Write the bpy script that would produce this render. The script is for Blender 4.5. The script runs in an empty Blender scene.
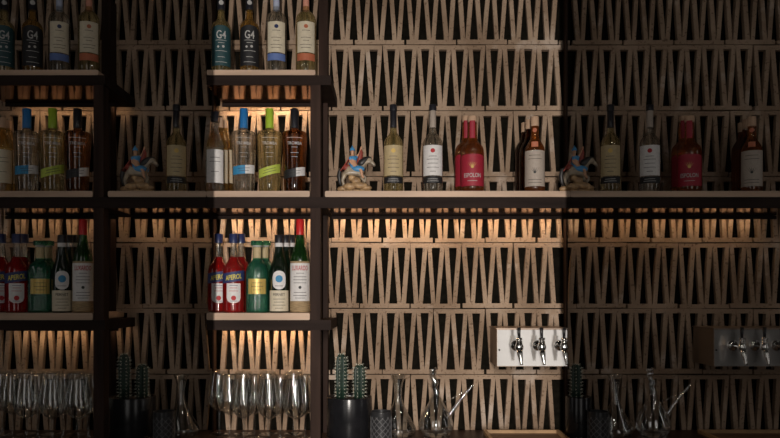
import bpy, math, random
from mathutils import Vector, Matrix
random.seed(7)
sc = bpy.context.scene
COL = sc.collection
PI = math.pi

# ------------------------------------------------------------------ camera frame
# photograph frame 780x438; D = distance camera -> front edge of the shelves, K = metres per pixel there
D, K, EYE, VX = 2.54, 0.0036, 295.0, 390.0
S = 0.30                                   # depth of the shelves (front edge -> block wall)
def sz(Y): return K * (D + Y) / D           # metres per pixel at depth Y
def PX(px, Y=0.0): return (px - VX) * sz(Y)
def PZ(py, Y=0.0): return (EYE - py) * sz(Y)

cam_d = bpy.data.cameras.new('camera')
cam = bpy.data.objects.new('camera', cam_d); COL.objects.link(cam)
cam.location = (0, -D, 0); cam.rotation_euler = (PI/2, 0, 0)
cam_d.sensor_width = 36.0
cam_d.lens = 36.0 * (D / K) / 780.0
cam_d.shift_y = (EYE - 219.0) / 780.0
cam_d.clip_start = 0.02
sc.camera = cam

# ------------------------------------------------------------------ world, lights, exposure
sc.view_settings.view_transform = 'Standard'
sc.view_settings.look = 'None'
sc.view_settings.gamma = 1.0
sc.view_settings.use_curve_mapping = False
sc.view_settings.exposure = 0.08
sc.cycles.max_bounces = 16
sc.cycles.transparent_max_bounces = 32
sc.cycles.transmission_bounces = 12
sc.cycles.glossy_bounces = 6
sc.cycles.diffuse_bounces = 3
sc.cycles.caustics_reflective = False
sc.cycles.caustics_refractive = False
sc.cycles.sample_clamp_indirect = 3.0
sc.cycles.use_denoising = True

w = bpy.data.worlds.new('room_ambience'); sc.world = w; w.use_nodes = True
w.node_tree.nodes['Background'].inputs[0].default_value = (1.0, 0.86, 0.74, 1)
w.node_tree.nodes['Background'].inputs[1].default_value = 0.006

def area(name, loc, rot, sx, sy, power, color, spread=PI):
    l = bpy.data.lights.new(name, 'AREA'); l.shape = 'RECTANGLE'; l.size = sx; l.size_y = sy
    l.energy = power; l.color = color; l.spread = spread
    o = bpy.data.objects.new(name, l); COL.objects.link(o); o.location = loc; o.rotation_euler = rot
    return o
# added unseen line light; shines through the slot in light_slot_wall onto the middle bay
KEY_Y, SLOT_Y = -3.60, -2.70
area('bay_key_light', (0.0, KEY_Y, 0.25), (PI/2, 0, 0), 0.003, 1.2, 110.0, (1.0, 0.92, 0.84))
# two unseen panels behind the camera, added for soft fill and reflections
for sx_ in (-1, 1):
    area('front_fill_light', (sx_*1.12, -2.66, 0.25), (PI/2, 0, 0), 0.72, 2.2, 3.5, (1.0, 0.95, 0.90))
# narrow unseen side lights, added for streaks along the bottle edges
for sx_ in (-1, 1):
    area('side_streak_light', (sx_*2.55, -0.95, 0.25), (PI/2, 0, sx_*PI/2), 0.22, 1.7, 1.3, (1.0, 0.96, 0.92))
# small point lights added above the view, for glints on the glass
for bx_ in (-1.5, -0.9, -0.35, 0.25, 0.8, 1.4):
    pl = bpy.data.lights.new('glint_light', 'POINT'); pl.energy = 0.6; pl.shadow_soft_size = 0.02; pl.color = (1.0, 0.90, 0.78)
    po = bpy.data.objects.new('glint_light', pl); COL.objects.link(po); po.location = (bx_, -1.05, 1.05)
WARM = (1.0, 0.66, 0.37)
def led(x0, x1, z, power_per_m, tilt=0.45):
    L = x1 - x0
    area('led_strip', ((x0+x1)/2, S-0.040, z), (tilt, 0, 0), L, 0.008, power_per_m*L, WARM)
LED_MID, LED_SIDE = 1.5, 0.34
ZB = {'top': PZ(85), 'mid': PZ(208), 'low': PZ(330)}       # undersides of the three beams
XL, XR = -0.66, 0.648                                       # the middle bay's ends
def bay_px(p, off): return p + off
for off, P in ((0, LED_MID), (-217, LED_SIDE)):
    a = -0.665 if off == 0 else PX(-25)
    b = PX(309+off)
    if off == -217: b = PX(94)
    for zk, g in (('top', 0.85), ('mid', 0.8), ('low', 1.15)):
        led(a, b, ZB[zk]-0.006, P*g)
led(PX(323), 0.68, ZB['mid']-0.006, LED_MID*0.72)
led(PX(108), -0.72, ZB['mid']-0.006, LED_SIDE)
led(0.71, PX(800), ZB['mid']-0.006, LED_SIDE)

# ------------------------------------------------------------------ materials
def newmat(name):
    m = bpy.data.materials.new(name); m.use_nodes = True
    nt = m.node_tree; nt.nodes.clear()
    out = nt.nodes.new('ShaderNodeOutputMaterial')
    return m, nt, out
def sset(n, **kw):
    for k_, v in kw.items():
        k_ = k_.replace('_', ' ')
        if k_ in n.inputs:
            if isinstance(v, tuple) and len(v) == 3: v = v + (1,)
            n.inputs[k_].default_value = v
def plain(name, col, rough=0.5, metal=0.0, spec=0.5, var=0.0, scale=30, stretch=(1,1,1), bump=0.0, coat=0.0, col2=None):
    m, nt, out = newmat(name)
    b = nt.nodes.new('ShaderNodeBsdfPrincipled')
    sset(b, Base_Color=col, Roughness=rough, Metallic=metal, Specular_IOR_Level=spec, Coat_Weight=coat, Coat_Roughness=0.08)
    nt.links.new(b.outputs[0], out.inputs[0])
    tc = nt.nodes.new('ShaderNodeTexCoord'); mp = nt.nodes.new('ShaderNodeMapping')
    mp.inputs['Scale'].default_value = stretch
    nt.links.new(tc.outputs['Object'], mp.inputs[0])
    nz = nt.nodes.new('ShaderNodeTexNoise'); nz.inputs['Scale'].default_value = scale; nz.inputs['Detail'].default_value = 5
    nt.links.new(mp.outputs[0], nz.inputs['Vector'])
    if var > 0 or col2:
        r = nt.nodes.new('ShaderNodeValToRGB')
        c2 = col2 or tuple(c*(1-var) for c in col)
        c1 = tuple(min(1, c*(1+var*0.6)) for c in col) if not col2 else col
        r.color_ramp.elements[0].position = 0.32; r.color_ramp.elements[1].position = 0.68
        r.color_ramp.elements[0].color = tuple(c2)+(1,); r.color_ramp.elements[1].color = tuple(c1)+(1,)
        nt.links.new(nz.outputs['Fac'], r.inputs[0]); nt.links.new(r.outputs[0], b.inputs['Base Color'])
    if bump > 0:
        bp = nt.nodes.new('ShaderNodeBump'); bp.inputs['Strength'].default_value = bump; bp.inputs['Distance'].default_value = 0.002
        nt.links.new(nz.outputs['Fac'], bp.inputs['Height']); nt.links.new(bp.outputs[0], b.inputs['Normal'])
    return m
def block_mat():
    m, nt, out = newmat('clay_block')
    b = nt.nodes.new('ShaderNodeBsdfPrincipled'); sset(b, Roughness=0.85, Specular_IOR_Level=0.2)
    nt.links.new(b.outputs[0], out.inputs[0])
    tc = nt.nodes.new('ShaderNodeTexCoord')
    def noise(s, d=4):
        n = nt.nodes.new('ShaderNodeTexNoise'); n.inputs['Scale'].default_value = s; n.inputs['Detail'].default_value = d
        nt.links.new(tc.outputs['Object'], n.inputs['Vector']); return n
    n1 = noise(5); r1 = nt.nodes.new('ShaderNodeValToRGB')
    r1.color_ramp.elements[0].position = 0.35; r1.color_ramp.elements[1].position = 0.65
    r1.color_ramp.elements[0].color = (0.26, 0.178, 0.120, 1); r1.color_ramp.elements[1].color = (0.42, 0.305, 0.218, 1)
    nt.links.new(n1.outputs['Fac'], r1.inputs[0])
    n2 = noise(7.5, 6); r2 = nt.nodes.new('ShaderNodeValToRGB')
    r2.color_ramp.elements[0].position = 0.60; r2.color_ramp.elements[1].position = 0.72
    r2.color_ramp.elements[0].color = (0,0,0,1); r2.color_ramp.elements[1].color = (0.7,0.7,0.7,1)
    nt.links.new(n2.outputs['Fac'], r2.inputs[0])
    mx = nt.nodes.new('ShaderNodeMixRGB'); mx.inputs[2].default_value = (0.60, 0.50, 0.42, 1)
    nt.links.new(r2.outputs[0], mx.inputs[0]); nt.links.new(r1.outputs[0], mx.inputs[1])
    n3 = noise(90, 3); r3 = nt.nodes.new('ShaderNodeValToRGB')
    r3.color_ramp.elements[0].position = 0.30; r3.color_ramp.elements[1].position = 0.42
    r3.color_ramp.elements[0].color = (0.35,0.3,0.26,1); r3.color_ramp.elements[1].color = (1,1,1,1)
    nt.links.new(n3.outputs['Fac'], r3.inputs[0])
    mu = nt.nodes.new('ShaderNodeMixRGB'); mu.blend_type = 'MULTIPLY'; mu.inputs[0].default_value = 0.7
    nt.links.new(mx.outputs[0], mu.inputs[1]); nt.links.new(r3.outputs[0], mu.inputs[2])
    nt.links.new(mu.outputs[0], b.inputs['Base Color'])
    bp = nt.nodes.new('ShaderNodeBump'); bp.inputs['Strength'].default_value = 0.5; bp.inputs['Distance'].default_value = 0.003
    nt.links.new(n3.outputs['Fac'], bp.inputs['Height']); nt.links.new(bp.outputs[0], b.inputs['Normal'])
    return m
def gloss_over(nt, out, last, base, edge, power, rough):
    """surface reflection that strengthens towards the outline"""
    g = nt.nodes.new('ShaderNodeBsdfGlossy'); g.inputs['Color'].default_value = (1,1,1,1); g.inputs['Roughness'].default_value = rough
    lw = nt.nodes.new('ShaderNodeLayerWeight'); lw.inputs[0].default_value = 0.5
    pw = nt.nodes.new('ShaderNodeMath'); pw.operation = 'POWER'; pw.inputs[1].default_value = power
    nt.links.new(lw.outputs['Facing'], pw.inputs[0])
    mm = nt.nodes.new('ShaderNodeMath'); mm.operation = 'MULTIPLY_ADD'; mm.inputs[1].default_value = edge; mm.inputs[2].default_value = base
    nt.links.new(pw.outputs[0], mm.inputs[0])
    mix = nt.nodes.new('ShaderNodeMixShader')
    nt.links.new(mm.outputs[0], mix.inputs[0]); nt.links.new(last.outputs[0], mix.inputs[1]); nt.links.new(g.outputs[0], mix.inputs[2])
    nt.links.new(mix.outputs[0], out.inputs[0])
def thin_glass(name, tint=(0.97,0.975,0.97), base=0.07, edge=0.6, power=2.2, rough=0.09):
    m, nt, out = newmat(name)
    t = nt.nodes.new('ShaderNodeBsdfTransparent'); t.inputs[0].default_value = tint+(1,)
    gloss_over(nt, out, t, base, edge, power, rough); return m
def full_glass(name, tint, see=0.4, body=None, bodyf=0.0, rough=0.0, ior=1.45):
    """filled bottle: refraction plus some straight transmission, optional cloudy body colour"""
    m, nt, out = newmat(name)
    g = nt.nodes.new('ShaderNodeBsdfRefraction'); g.inputs['Color'].default_value = tuple(tint)+(1,); g.inputs['IOR'].default_value = ior; g.inputs['Roughness'].default_value = rough
    t = nt.nodes.new('ShaderNodeBsdfTransparent'); t.inputs[0].default_value = tuple(tint)+(1,)
    mix = nt.nodes.new('ShaderNodeMixShader'); mix.inputs[0].default_value = see
    nt.links.new(g.outputs[0], mix.inputs[1]); nt.links.new(t.outputs[0], mix.inputs[2])
    last = mix
    if body:
        d_ = nt.nodes.new('ShaderNodeBsdfPrincipled'); sset(d_, Base_Color=body, Roughness=0.15, Specular_IOR_Level=0.2)
        mx = nt.nodes.new('ShaderNodeMixShader'); mx.inputs[0].default_value = bodyf
        nt.links.new(last.outputs[0], mx.inputs[1]); nt.links.new(d_.outputs[0], mx.inputs[2]); last = mx
    gloss_over(nt, out, last, 0.05, 0.35, 3.5, 0.055); return m

M = {}
M['block'] = block_mat()
M['void'] = plain('dark_cavity', (0.010, 0.0085, 0.006), 0.95, spec=0.05, var=0.4, scale=60)
M['dark_wood'] = plain('dark_stained_wood', (0.036, 0.021, 0.016), 0.65, spec=0.10, var=0.5, scale=22, stretch=(1, 1, 0.12), bump=0.15)
M['beam'] = plain('dark_beam_wood', (0.024, 0.0155, 0.0130), 0.65, spec=0.08, var=0.4, scale=22, stretch=(0.12, 1, 1), bump=0.1)
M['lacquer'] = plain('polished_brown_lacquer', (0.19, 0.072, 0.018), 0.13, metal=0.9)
M['pale_wood'] = plain('pale_maple', (0.50, 0.35, 0.25), 0.55, var=0.28, scale=16, stretch=(0.15, 1, 1.5), bump=0.05)
M['counter'] = plain('dark_red_counter_wood', (0.035, 0.017, 0.011), 0.45, var=0.4, scale=14, stretch=(0.1, 1, 1))
M['tray_wood'] = plain('warm_tray_wood', (0.16, 0.085, 0.045), 0.5, var=0.35, scale=18, stretch=(0.15, 1, 1))
M['tray_rim'] = plain('golden_rim_wood', (0.42, 0.26, 0.13), 0.5, var=0.2, scale=18)
M['plaster'] = plain('dark_room_plaster', (0.05, 0.045, 0.04), 0.9, var=0.1)
M['steel_panel'] = plain('satin_steel_panel', (0.86, 0.83, 0.80), 0.12, metal=0.72, spec=0.5, var=0.03, scale=10, stretch=(0.2,1,4))
M['steel_side'] = plain('brushed_steel_edge', (0.30, 0.23, 0.18), 0.4, metal=0.7)
M['chrome'] = plain('chrome', (0.72, 0.70, 0.67), 0.14, metal=1.0)
M['black_plastic'] = plain('black_plastic', (0.012, 0.012, 0.014), 0.35)
M['screw'] = plain('screw_steel', (0.05, 0.045, 0.04), 0.4, metal=0.8)
M['wine'] = thin_glass('thin_clear_glass', base=0.08, edge=0.9, power=2.8, rough=0.05)
M['carafe'] = thin_glass('blown_clear_glass', base=0.10, edge=0.95, power=2.4, rough=0.05)
M['carafe_thick'] = thin_glass('thick_blown_glass', (0.93, 0.94, 0.93), base=0.24, edge=0.75, power=1.8, rough=0.07)
M['clear'] = full_glass('clear_spirit_glass', (0.99, 0.99, 0.96), 0.5, body=(0.50, 0.45, 0.34), bodyf=0.04)
M['pale'] = full_glass('pale_straw_spirit_glass', (0.99, 0.95, 0.74), 0.5, body=(0.52, 0.40, 0.17), bodyf=0.09)
M['gold'] = full_glass('golden_spirit_glass', (0.96, 0.78, 0.40), 0.5, body=(0.42, 0.24, 0.07), bodyf=0.12)
M['amber'] = full_glass('amber_spirit_glass', (0.84, 0.45, 0.17), 0.5, body=(0.25, 0.08, 0.02), bodyf=0.18)
M['brown'] = full_glass('brown_spirit_glass', (0.68, 0.45, 0.28), 0.5)
M['rum'] = full_glass('dark_rum_glass', (0.38, 0.18, 0.09), 0.4)
M['red'] = full_glass('red_aperitif', (0.85, 0.04, 0.02), 0.3, body=(0.36, 0.012, 0.012), bodyf=0.45)
M['green'] = full_glass('green_bottle_glass', (0.20, 0.52, 0.16), 0.4, body=(0.02, 0.08, 0.02), bodyf=0.2)
M['olive'] = full_glass('dark_green_glass', (0.05, 0.14, 0.05), 0.3, body=(0.008, 0.02, 0.01), bodyf=0.4)
M['teal'] = full_glass('sea_green_glass', (0.42, 0.82, 0.62), 0.45, body=(0.03, 0.20, 0.13), bodyf=0.22)
def lab(n, c, r=0.6, metal=0.0): M[n] = plain(n, c, r, metal=metal, var=0.08, scale=120)
lab('teal_paper', (0.012, 0.050, 0.058)); lab('black_paper', (0.008, 0.008, 0.010)); lab('cream_paper', (0.60, 0.53, 0.40))
lab('white_paper', (0.66, 0.64, 0.63)); lab('blue_paper', (0.10, 0.16, 0.38)); lab('orange_paper', (0.42, 0.12, 0.055))
lab('sky_paper', (0.03, 0.22, 0.42)); lab('lime_paper', (0.42, 0.50, 0.07)); lab('tan_paper', (0.46, 0.36, 0.20))
lab('crimson_paper', (0.30, 0.010, 0.028)); lab('gold_paper', (0.60, 0.42, 0.12), 0.4, 0.3); lab('navy_paper', (0.02, 0.035, 0.13))
lab('grey_paper', (0.38, 0.32, 0.27)); lab('red_foil', (0.55, 0.02, 0.02), 0.35); lab('black_foil', (0.015, 0.015, 0.02), 0.35)
lab('blue_foil', (0.02, 0.16, 0.42), 0.35); lab('lime_foil', (0.36, 0.52, 0.04), 0.35); lab('navy_foil', (0.02, 0.03, 0.10), 0.35)
lab('cork', (0.50, 0.33, 0.22), 0.8); lab('ink', (0.03, 0.03, 0.03)); lab('red_ink', (0.42, 0.01, 0.015)); lab('silver_ink', (0.42, 0.41, 0.40))
lab('gold_ink', (0.65, 0.45, 0.12)); lab('yellow_ink', (0.75, 0.62, 0.08)); lab('lilac_foil', (0.42, 0.47, 0.62)); lab('salmon_foil', (0.62, 0.28, 0.20))
M['straw'] = plain('woven_straw', (0.34, 0.24, 0.13), 0.8, var=0.4, scale=90, stretch=(0.4,0.4,3), bump=0.6)
M['pot'] = plain('black_glazed_pot', (0.012, 0.012, 0.014), 0.22, var=0.2)
M['soil'] = plain('soil', (0.03, 0.02, 0.014), 0.95, var=0.5, bump=1)
M['cactus'] = plain('cactus_skin', (0.012, 0.034, 0.022), 0.5, var=0.3, scale=40)
M['spine'] = plain('cactus_spines', (0.62, 0.62, 0.52), 0.6)
M['cup'] = plain('black_patterned_ceramic', (0.028, 0.028, 0.03), 0.28)
M['lattice'] = plain('grey_relief_lines', (0.16, 0.16, 0.165), 0.35)
M['horse'] = plain('painted_cream_horse', (0.46, 0.37, 0.26), 0.35, col2=(0.16, 0.13, 0.10), scale=45)
M['mane'] = plain('painted_black_mane', (0.02, 0.018, 0.018), 0.45)
M['skin'] = plain('painted_skin', (0.55, 0.30, 0.18), 0.45)
M['tunic'] = plain('painted_blue_tunic', (0.06, 0.26, 0.52), 0.45, var=0.25, scale=50)
M['cape'] = plain('painted_red_cape', (0.30, 0.05, 0.035), 0.5, var=0.3, scale=50)
M['rock'] = plain('painted_cream_rock', (0.52, 0.34, 0.17), 0.5, col2=(0.22, 0.13, 0.07), scale=55)

# ------------------------------------------------------------------ mesh helpers
class MB:
    def __init__(s): s.v = []; s.f = []; s.sm = []
    def add(s, vs, fs, smooth=False):
        b = len(s.v); s.v += [tuple(x) for x in vs]
        for f in fs: s.f.append(tuple(i+b for i in f)); s.sm.append(smooth)
        return s
    def box(s, x0, x1, y0, y1, z0, z1):
        vs = [(x, y, z) for x in (x0, x1) for y in (y0, y1) for z in (z0, z1)]
        return s.add(vs, [(0,1,3,2), (4,6,7,5), (0,4,5,1), (2,3,7,6), (0,2,6,4), (1,5,7,3)])
    def rbox(s, x0, x1, y0, y1, z0, z1, r=0.004, n=4):
        """board with rounded vertical and front edges (outline in XZ, extruded along Y)"""
        pts = []
        for cx, cz, a0 in ((x1-r, z1-r, 0), (x0+r, z1-r, PI/2), (x0+r, z0+r, PI), (x1-r, z0+r, 1.5*PI)):
            for i in range(n+1):
                a = a0 + PI/2*i/n; pts.append((cx + r*math.cos(a), cz + r*math.sin(a)))
        m = len(pts)
        vs = [(x, y0, z) for x, z in pts] + [(x, y1, z) for x, z in pts]
        return s.add(vs, [tuple(range(m))[::-1], tuple(range(m, 2*m))] + [(i, (i+1) % m, m+(i+1) % m, m+i) for i in range(m)])
    def prism(s, pts, y0, y1):
        m = len(pts)
        vs = [(x, y0, z) for x, z in pts] + [(x, y1, z) for x, z in pts]
        return s.add(vs, [tuple(range(m)), tuple(range(m, 2*m))[::-1]] + [(i, m+i, m+(i+1) % m, (i+1) % m) for i in range(m)])
    def lathe(s, prof, n=32, c=(0,0), smooth=True, rmod=None):
        """prof: (r, z) from bottom to top; ends with r=0 close the solid"""
        rings = []; vs = []; fs = []
        for r, z in prof:
            if r <= 1e-6: rings.append([len(vs)]); vs.append((c[0], c[1], z))
            else:
                ring = []
                for i in range(n):
                    a = 2*PI*i/n; rr = r*(rmod(a, z) if rmod else 1)
                    ring.append(len(vs)); vs.append((c[0]+rr*math.cos(a), c[1]+rr*math.sin(a), z))
                rings.append(ring)
        for A, B in zip(rings, rings[1:]):
            for i in range(n):
                j = (i+1) % n
                if len(A) == 1 and len(B) == 1: continue
                if len(A) == 1: fs.append((A[0], B[j], B[i]))
                elif len(B) == 1: fs.append((A[i], A[j], B[0]))
                else: fs.append((A[i], A[j], B[j], B[i]))
        return s.add(vs, fs, smooth)
    def tube(s, path, n=12, caps=True):
        """path: list of (x,y,z,r)"""
        vs = []; fs = []; P = [Vector(p[:3]) for p in path]
        up = Vector((0, 1, 0))
        for i, p in enumerate(P):
            t = (P[min(i+1, len(P)-1)] - P[max(i-1, 0)]).normalized()
            u = t.cross(up)
            if u.length < 1e-4: u = t.cross(Vector((1, 0, 0)))
            u.normalize(); v_ = t.cross(u)
            for k_ in range(n):
                a = 2*PI*k_/n; q = p + (u*math.cos(a) + v_*math.sin(a))*path[i][3]; vs.append(tuple(q))
        for i in range(len(P)-1):
            for k_ in range(n):
                j = (k_+1) % n; fs.append((i*n+k_, (i+1)*n+k_, (i+1)*n+j, i*n+j))
        if caps: fs.append(tuple(range(n))); fs.append(tuple(range((len(P)-1)*n, len(P)*n))[::-1])
        return s.add(vs, fs, True)
    def ellipsoid(s, c, r, nu=16, nv=10):
        prof = [(math.sin(PI*i/nv), -math.cos(PI*i/nv)) for i in range(nv+1)]
        prof[0] = (0, -1); prof[-1] = (0, 1)
        t = MB(); t.lathe(prof, nu)
        return s.add([(c[0]+x*r[0], c[1]+y*r[1], c[2]+z*r[2]) for x, y, z in t.v], t.f, True)
    def build(s, name, mat, parent=None, loc=None):
        me = bpy.data.meshes.new(name); me.from_pydata(s.v, [], s.f); me.update()
        for p, q in zip(me.polygons, s.sm): p.use_smooth = q
        import bmesh
        bm = bmesh.new(); bm.from_mesh(me); bmesh.ops.recalc_face_normals(bm, faces=bm.faces); bm.to_mesh(me); bm.free()
        me.materials.append(mat)
        o = bpy.data.objects.new(name, me); COL.objects.link(o)
        if parent: o.parent = parent
        if loc: o.location = loc
        return o
def patch(r, a0, a1, z0, z1, slope=0.0, n=16, arch=0.0, th=0.0004, roundb=0.0):
    """label wrapped round a bottle of radius r, facing -Y; arch raises the middle of its top, slope tilts it; thin solid"""
    mb = MB(); vs = []; fs = []
    rows = 6
    for layer in (r+th, r+0.00005):
        for j in range(rows+1):
            for i in range(n+1):
                u = i/n; a = a0 + (a1-a0)*u; x = layer*math.sin(a)
                q = abs(2*u-1)
                zt = z1 - arch*(1-math.sqrt(max(0, 1-q*q)))
                zb = z0 + roundb*(1-math.sqrt(max(0, 1-q*q)))
                vs.append((x, -layer*math.cos(a), zb + (zt-zb)*j/rows + slope*x))
    W = n+1; H = (rows+1)*W
    for j in range(rows):
        for i in range(n):
            a = j*W+i; fs.append((a, a+1, a+W+1, a+W)); fs.append((H+a, H+a+W, H+a+W+1, H+a+1))
    for i in range(n):
        fs.append((i, H+i, H+i+1, i+1)); t = rows*W+i; fs.append((t, t+1, H+t+1, H+t))
    for j in range(rows):
        a = j*W; fs.append((a, a+W, H+a+W, H+a)); a = j*W+n; fs.append((a, H+a, H+a+W, a+W))
    mb.add(vs, fs, False); return mb
_tc = {}
def text_geo(txt):
    if txt in _tc: return _tc[txt]
    cu = bpy.data.curves.new('lettering', 'FONT'); cu.body = txt; cu.align_x = 'CENTER'; cu.resolution_u = 3; cu.extrude = 0.0
    cu.offset = 0.012
    o = bpy.data.objects.new('lettering', cu); COL.objects.link(o)
    dg = bpy.context.evaluated_depsgraph_get(); me = bpy.data.meshes.new_from_object(o.evaluated_get(dg))
    vs = [tuple(v.co) for v in me.vertices]; fs = [tuple(p.vertices) for p in me.polygons]
    bpy.data.objects.remove(o); bpy.data.meshes.remove(me); bpy.data.curves.remove(cu)
    _tc[txt] = (vs, fs); return vs, fs
def letters(mb, txt, zc, height, r, width=None, slope=0.0, a=0.0, lift=0.0007, arc=0.0):
    """lettering wrapped round radius r at height zc; slope turns it with a tilted label"""
    vs, fs = text_geo(txt)
    x0 = min(v[0] for v in vs); x1 = max(v[0] for v in vs); y0 = min(v[1] for v in vs); y1 = max(v[1] for v in vs)
    sy_ = height/(y1-y0); sx_ = sy_ if width is None else width/(x1-x0)
    out = []
    for x, y, z in vs:
        X = (x-(x0+x1)/2)*sx_; Z = (y-(y0+y1)/2)*sy_
        an = a + X/r; rr = r+lift
        out.append((rr*math.sin(an), -rr*math.cos(an), zc + Z + slope*rr*math.sin(an) - arc*X*X))
    mb.add(out, fs); return mb
def rule(mb, zc, h, half, r, lift=0.0007, slope=0.0):
    """thin printed line"""
    n = 6; vs = []
    for zz in (-h/2, h/2):
        for i in range(n+1):
            an = (-half + 2*half*i/n)/r; rr = r+lift; vs.append((rr*math.sin(an), -rr*math.cos(an), zc+zz+slope*rr*math.sin(an)))
    mb.add(vs, [(i, i+1, n+2+i, n+1+i) for i in range(n)]); return mb
def disc_on(mb, zc, rad, r, lift=0.0007, n=20, sx=1.0, a=0.0):
    vs = [((r+lift)*math.sin(a), -(r+lift)*math.cos(a), zc)]
    for i in range(n):
        t = 2*PI*i/n; an = a+rad*sx*math.cos(t)/r; vs.append(((r+lift)*math.sin(an), -(r+lift)*math.cos(an), zc+rad*math.sin(t)))
    mb.add(vs, [(0, 1+i, 1+(i+1) % n) for i in range(n)]); return mb

def empty(name, loc, label=None, cat=None, group=None, rz=0):
    o = bpy.data.objects.new(name, None); COL.objects.link(o); o.location = loc; o.empty_display_size = 0.02
    o.rotation_euler = (0, 0, rz)
    tag(o, label, cat, group); return o
def tag(o, label=None, cat=None, group=None, kind=None):
    if label: o['label'] = label
    if cat: o['category'] = cat
    if group: o['group'] = group
    if kind: o['kind'] = kind
    return o
def copy_tree(o, parent=None):
    c = o.copy(); COL.objects.link(c)
    if parent: c.parent = parent
    for ch in [x for x in KIDS.get(o.name, [])]: copy_tree(ch, c)
    return c
KIDS = {}
def index_kids():
    KIDS.clear()
    for o in COL.objects:
        if o.parent: KIDS.setdefault(o.parent.name, []).append(o)

# ------------------------------------------------------------------ the room
def struct(mb, name, mat): return tag(mb.build(name, mat), kind='structure')
half = 174.0*sz(0.09)                        # half width of the lit bay at mid shelf depth
dw = half*(SLOT_Y-KEY_Y)/(0.09-KEY_Y)      # half width of the added slot that narrows the line light
wf = MB()  # unseen wall, added with a slot so only the middle bay is lit
wf.box(-2.6, -dw, SLOT_Y-0.006, SLOT_Y, -1.4, 1.9); wf.box(dw, 2.6, SLOT_Y-0.006, SLOT_Y, -1.4, 1.9)
wf.box(-dw, dw, SLOT_Y-0.006, SLOT_Y, 0.58, 1.9)       # closes the slot above, dimming the top of the bay
struct(wf, 'light_slot_wall', M['plaster'])
struct(MB().box(-2.6, 2.6, S+0.045, S+0.065, -1.4, 1.9), 'wall_back', M['void'])
struct(MB().box(-2.61, -2.6, SLOT_Y, S+0.065, -1.4, 1.9), 'wall_left', M['plaster'])
struct(MB().box(2.6, 2.61, SLOT_Y, S+0.065, -1.4, 1.9), 'wall_right', M['plaster'])
struct(MB().box(-2.6, 2.6, SLOT_Y, S+0.075, -1.42, -1.4), 'floor', M['plaster'])

# openwork block wall: rows of clay blocks with zig-zag webs
ROW0, RH, BW = 44.5, 66.0, 51.4
def blockwall(name, off, lo, hi):
    mb = MB(); Y0, Y1 = S+0.0005, S+0.026
    rnd = random.Random(3)
    def X(p): return PX(p, S)
    def Z(p): return PZ(p, S)
    for r in range(-1, 7):
        yt = ROW0 + (r-1)*RH + 0.45; yb = ROW0 + r*RH - 0.45
        ph = (359.0 if r % 2 == 0 else 382.5) + {0: -5.0}.get(r, 0) + off
        n0 = math.floor((lo-ph)/BW)-1; n1 = math.ceil((hi-ph)/BW)+1
        for n in range(n0, n1+1):
            a = ph + n*BW + rnd.uniform(-0.5, 0.5); dy = rnd.uniform(-0.35, 0.35); yo = rnd.uniform(0, 0.004)
            skew = rnd.uniform(-0.6, 0.6)
            def clip(p0, p1, q0, q1, y_off=0):
                p0 = max(p0, lo); p1 = min(p1, hi)
                if p1-p0 > 0.6:
                    mb.box(X(p0), X(p1), Y0+yo, Y1, Z(q1), Z(q0))
            tb = 4.3 + rnd.uniform(-0.3, 0.3)
            clip(a+0.25, a+BW-0.25, yt+dy, yt+dy+tb, 0)                      # top bar
            clip(a+1.0+skew, a+BW-1.0+skew, yb+dy-tb, yb+dy, 0)              # bottom bar
            st = BW/6.0
            for i in range(6):
                sg = 1 if i % 2 == 0 else -1
                xt = a + (i if sg > 0 else i+1)*st + sg*2.15
                xb = a + (i+1 if sg > 0 else i)*st - sg*2.15
                if i == 0: xt = a+2.4
                if i == 5: xt = a+BW-2.4
                xb += skew + rnd.uniform(-0.4, 0.4); hw = 2.15 + rnd.uniform(-0.12, 0.15)
                if min(xt, xb)-hw < lo or max(xt, xb)+hw > hi: continue
                q0, q1 = yt+dy+tb-0.8, yb+dy-tb+0.8
                mb.prism([(X(xb-hw), Z(q1)), (X(xb+hw), Z(q1)), (X(xt+hw), Z(q0)), (X(xt-hw), Z(q0))], Y0+yo+0.0008, Y1)
    struct(mb, name, M['block'])
blockwall('wall_back', 0, 216.5, 563.5)
blockwall('wall_back', -217, -30, 215.2)
blockwall('wall_back', 217, 564.8, 812)
# slim uprights at the wall, added to stop light spilling between bays
for k_, p in enumerate((215.6, 564.2)):
    struct(MB().box(PX(p, S)-0.003, PX(p, S)+0.003, S-0.045, S, PZ(440, S)+0.005, PZ(-30, S)), 'light_divider_%d' % (k_+1), M['dark_wood'])

CZ = -0.543                                   # top of the counter
ct = empty('bar_counter', (0, 0, CZ), 'dark reddish wooden counter running along the foot of the openwork wall', 'counter')
MB().rbox(-1.9, 1.9, -0.16, S+0.0, -0.035, 0, 0.004).build('worktop', M['counter'], ct)
MB().box(-1.9, 1.9, -0.10, S, CZ*0-0.85, -0.035).build('counter_front', M['dark_wood'], ct)

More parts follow.
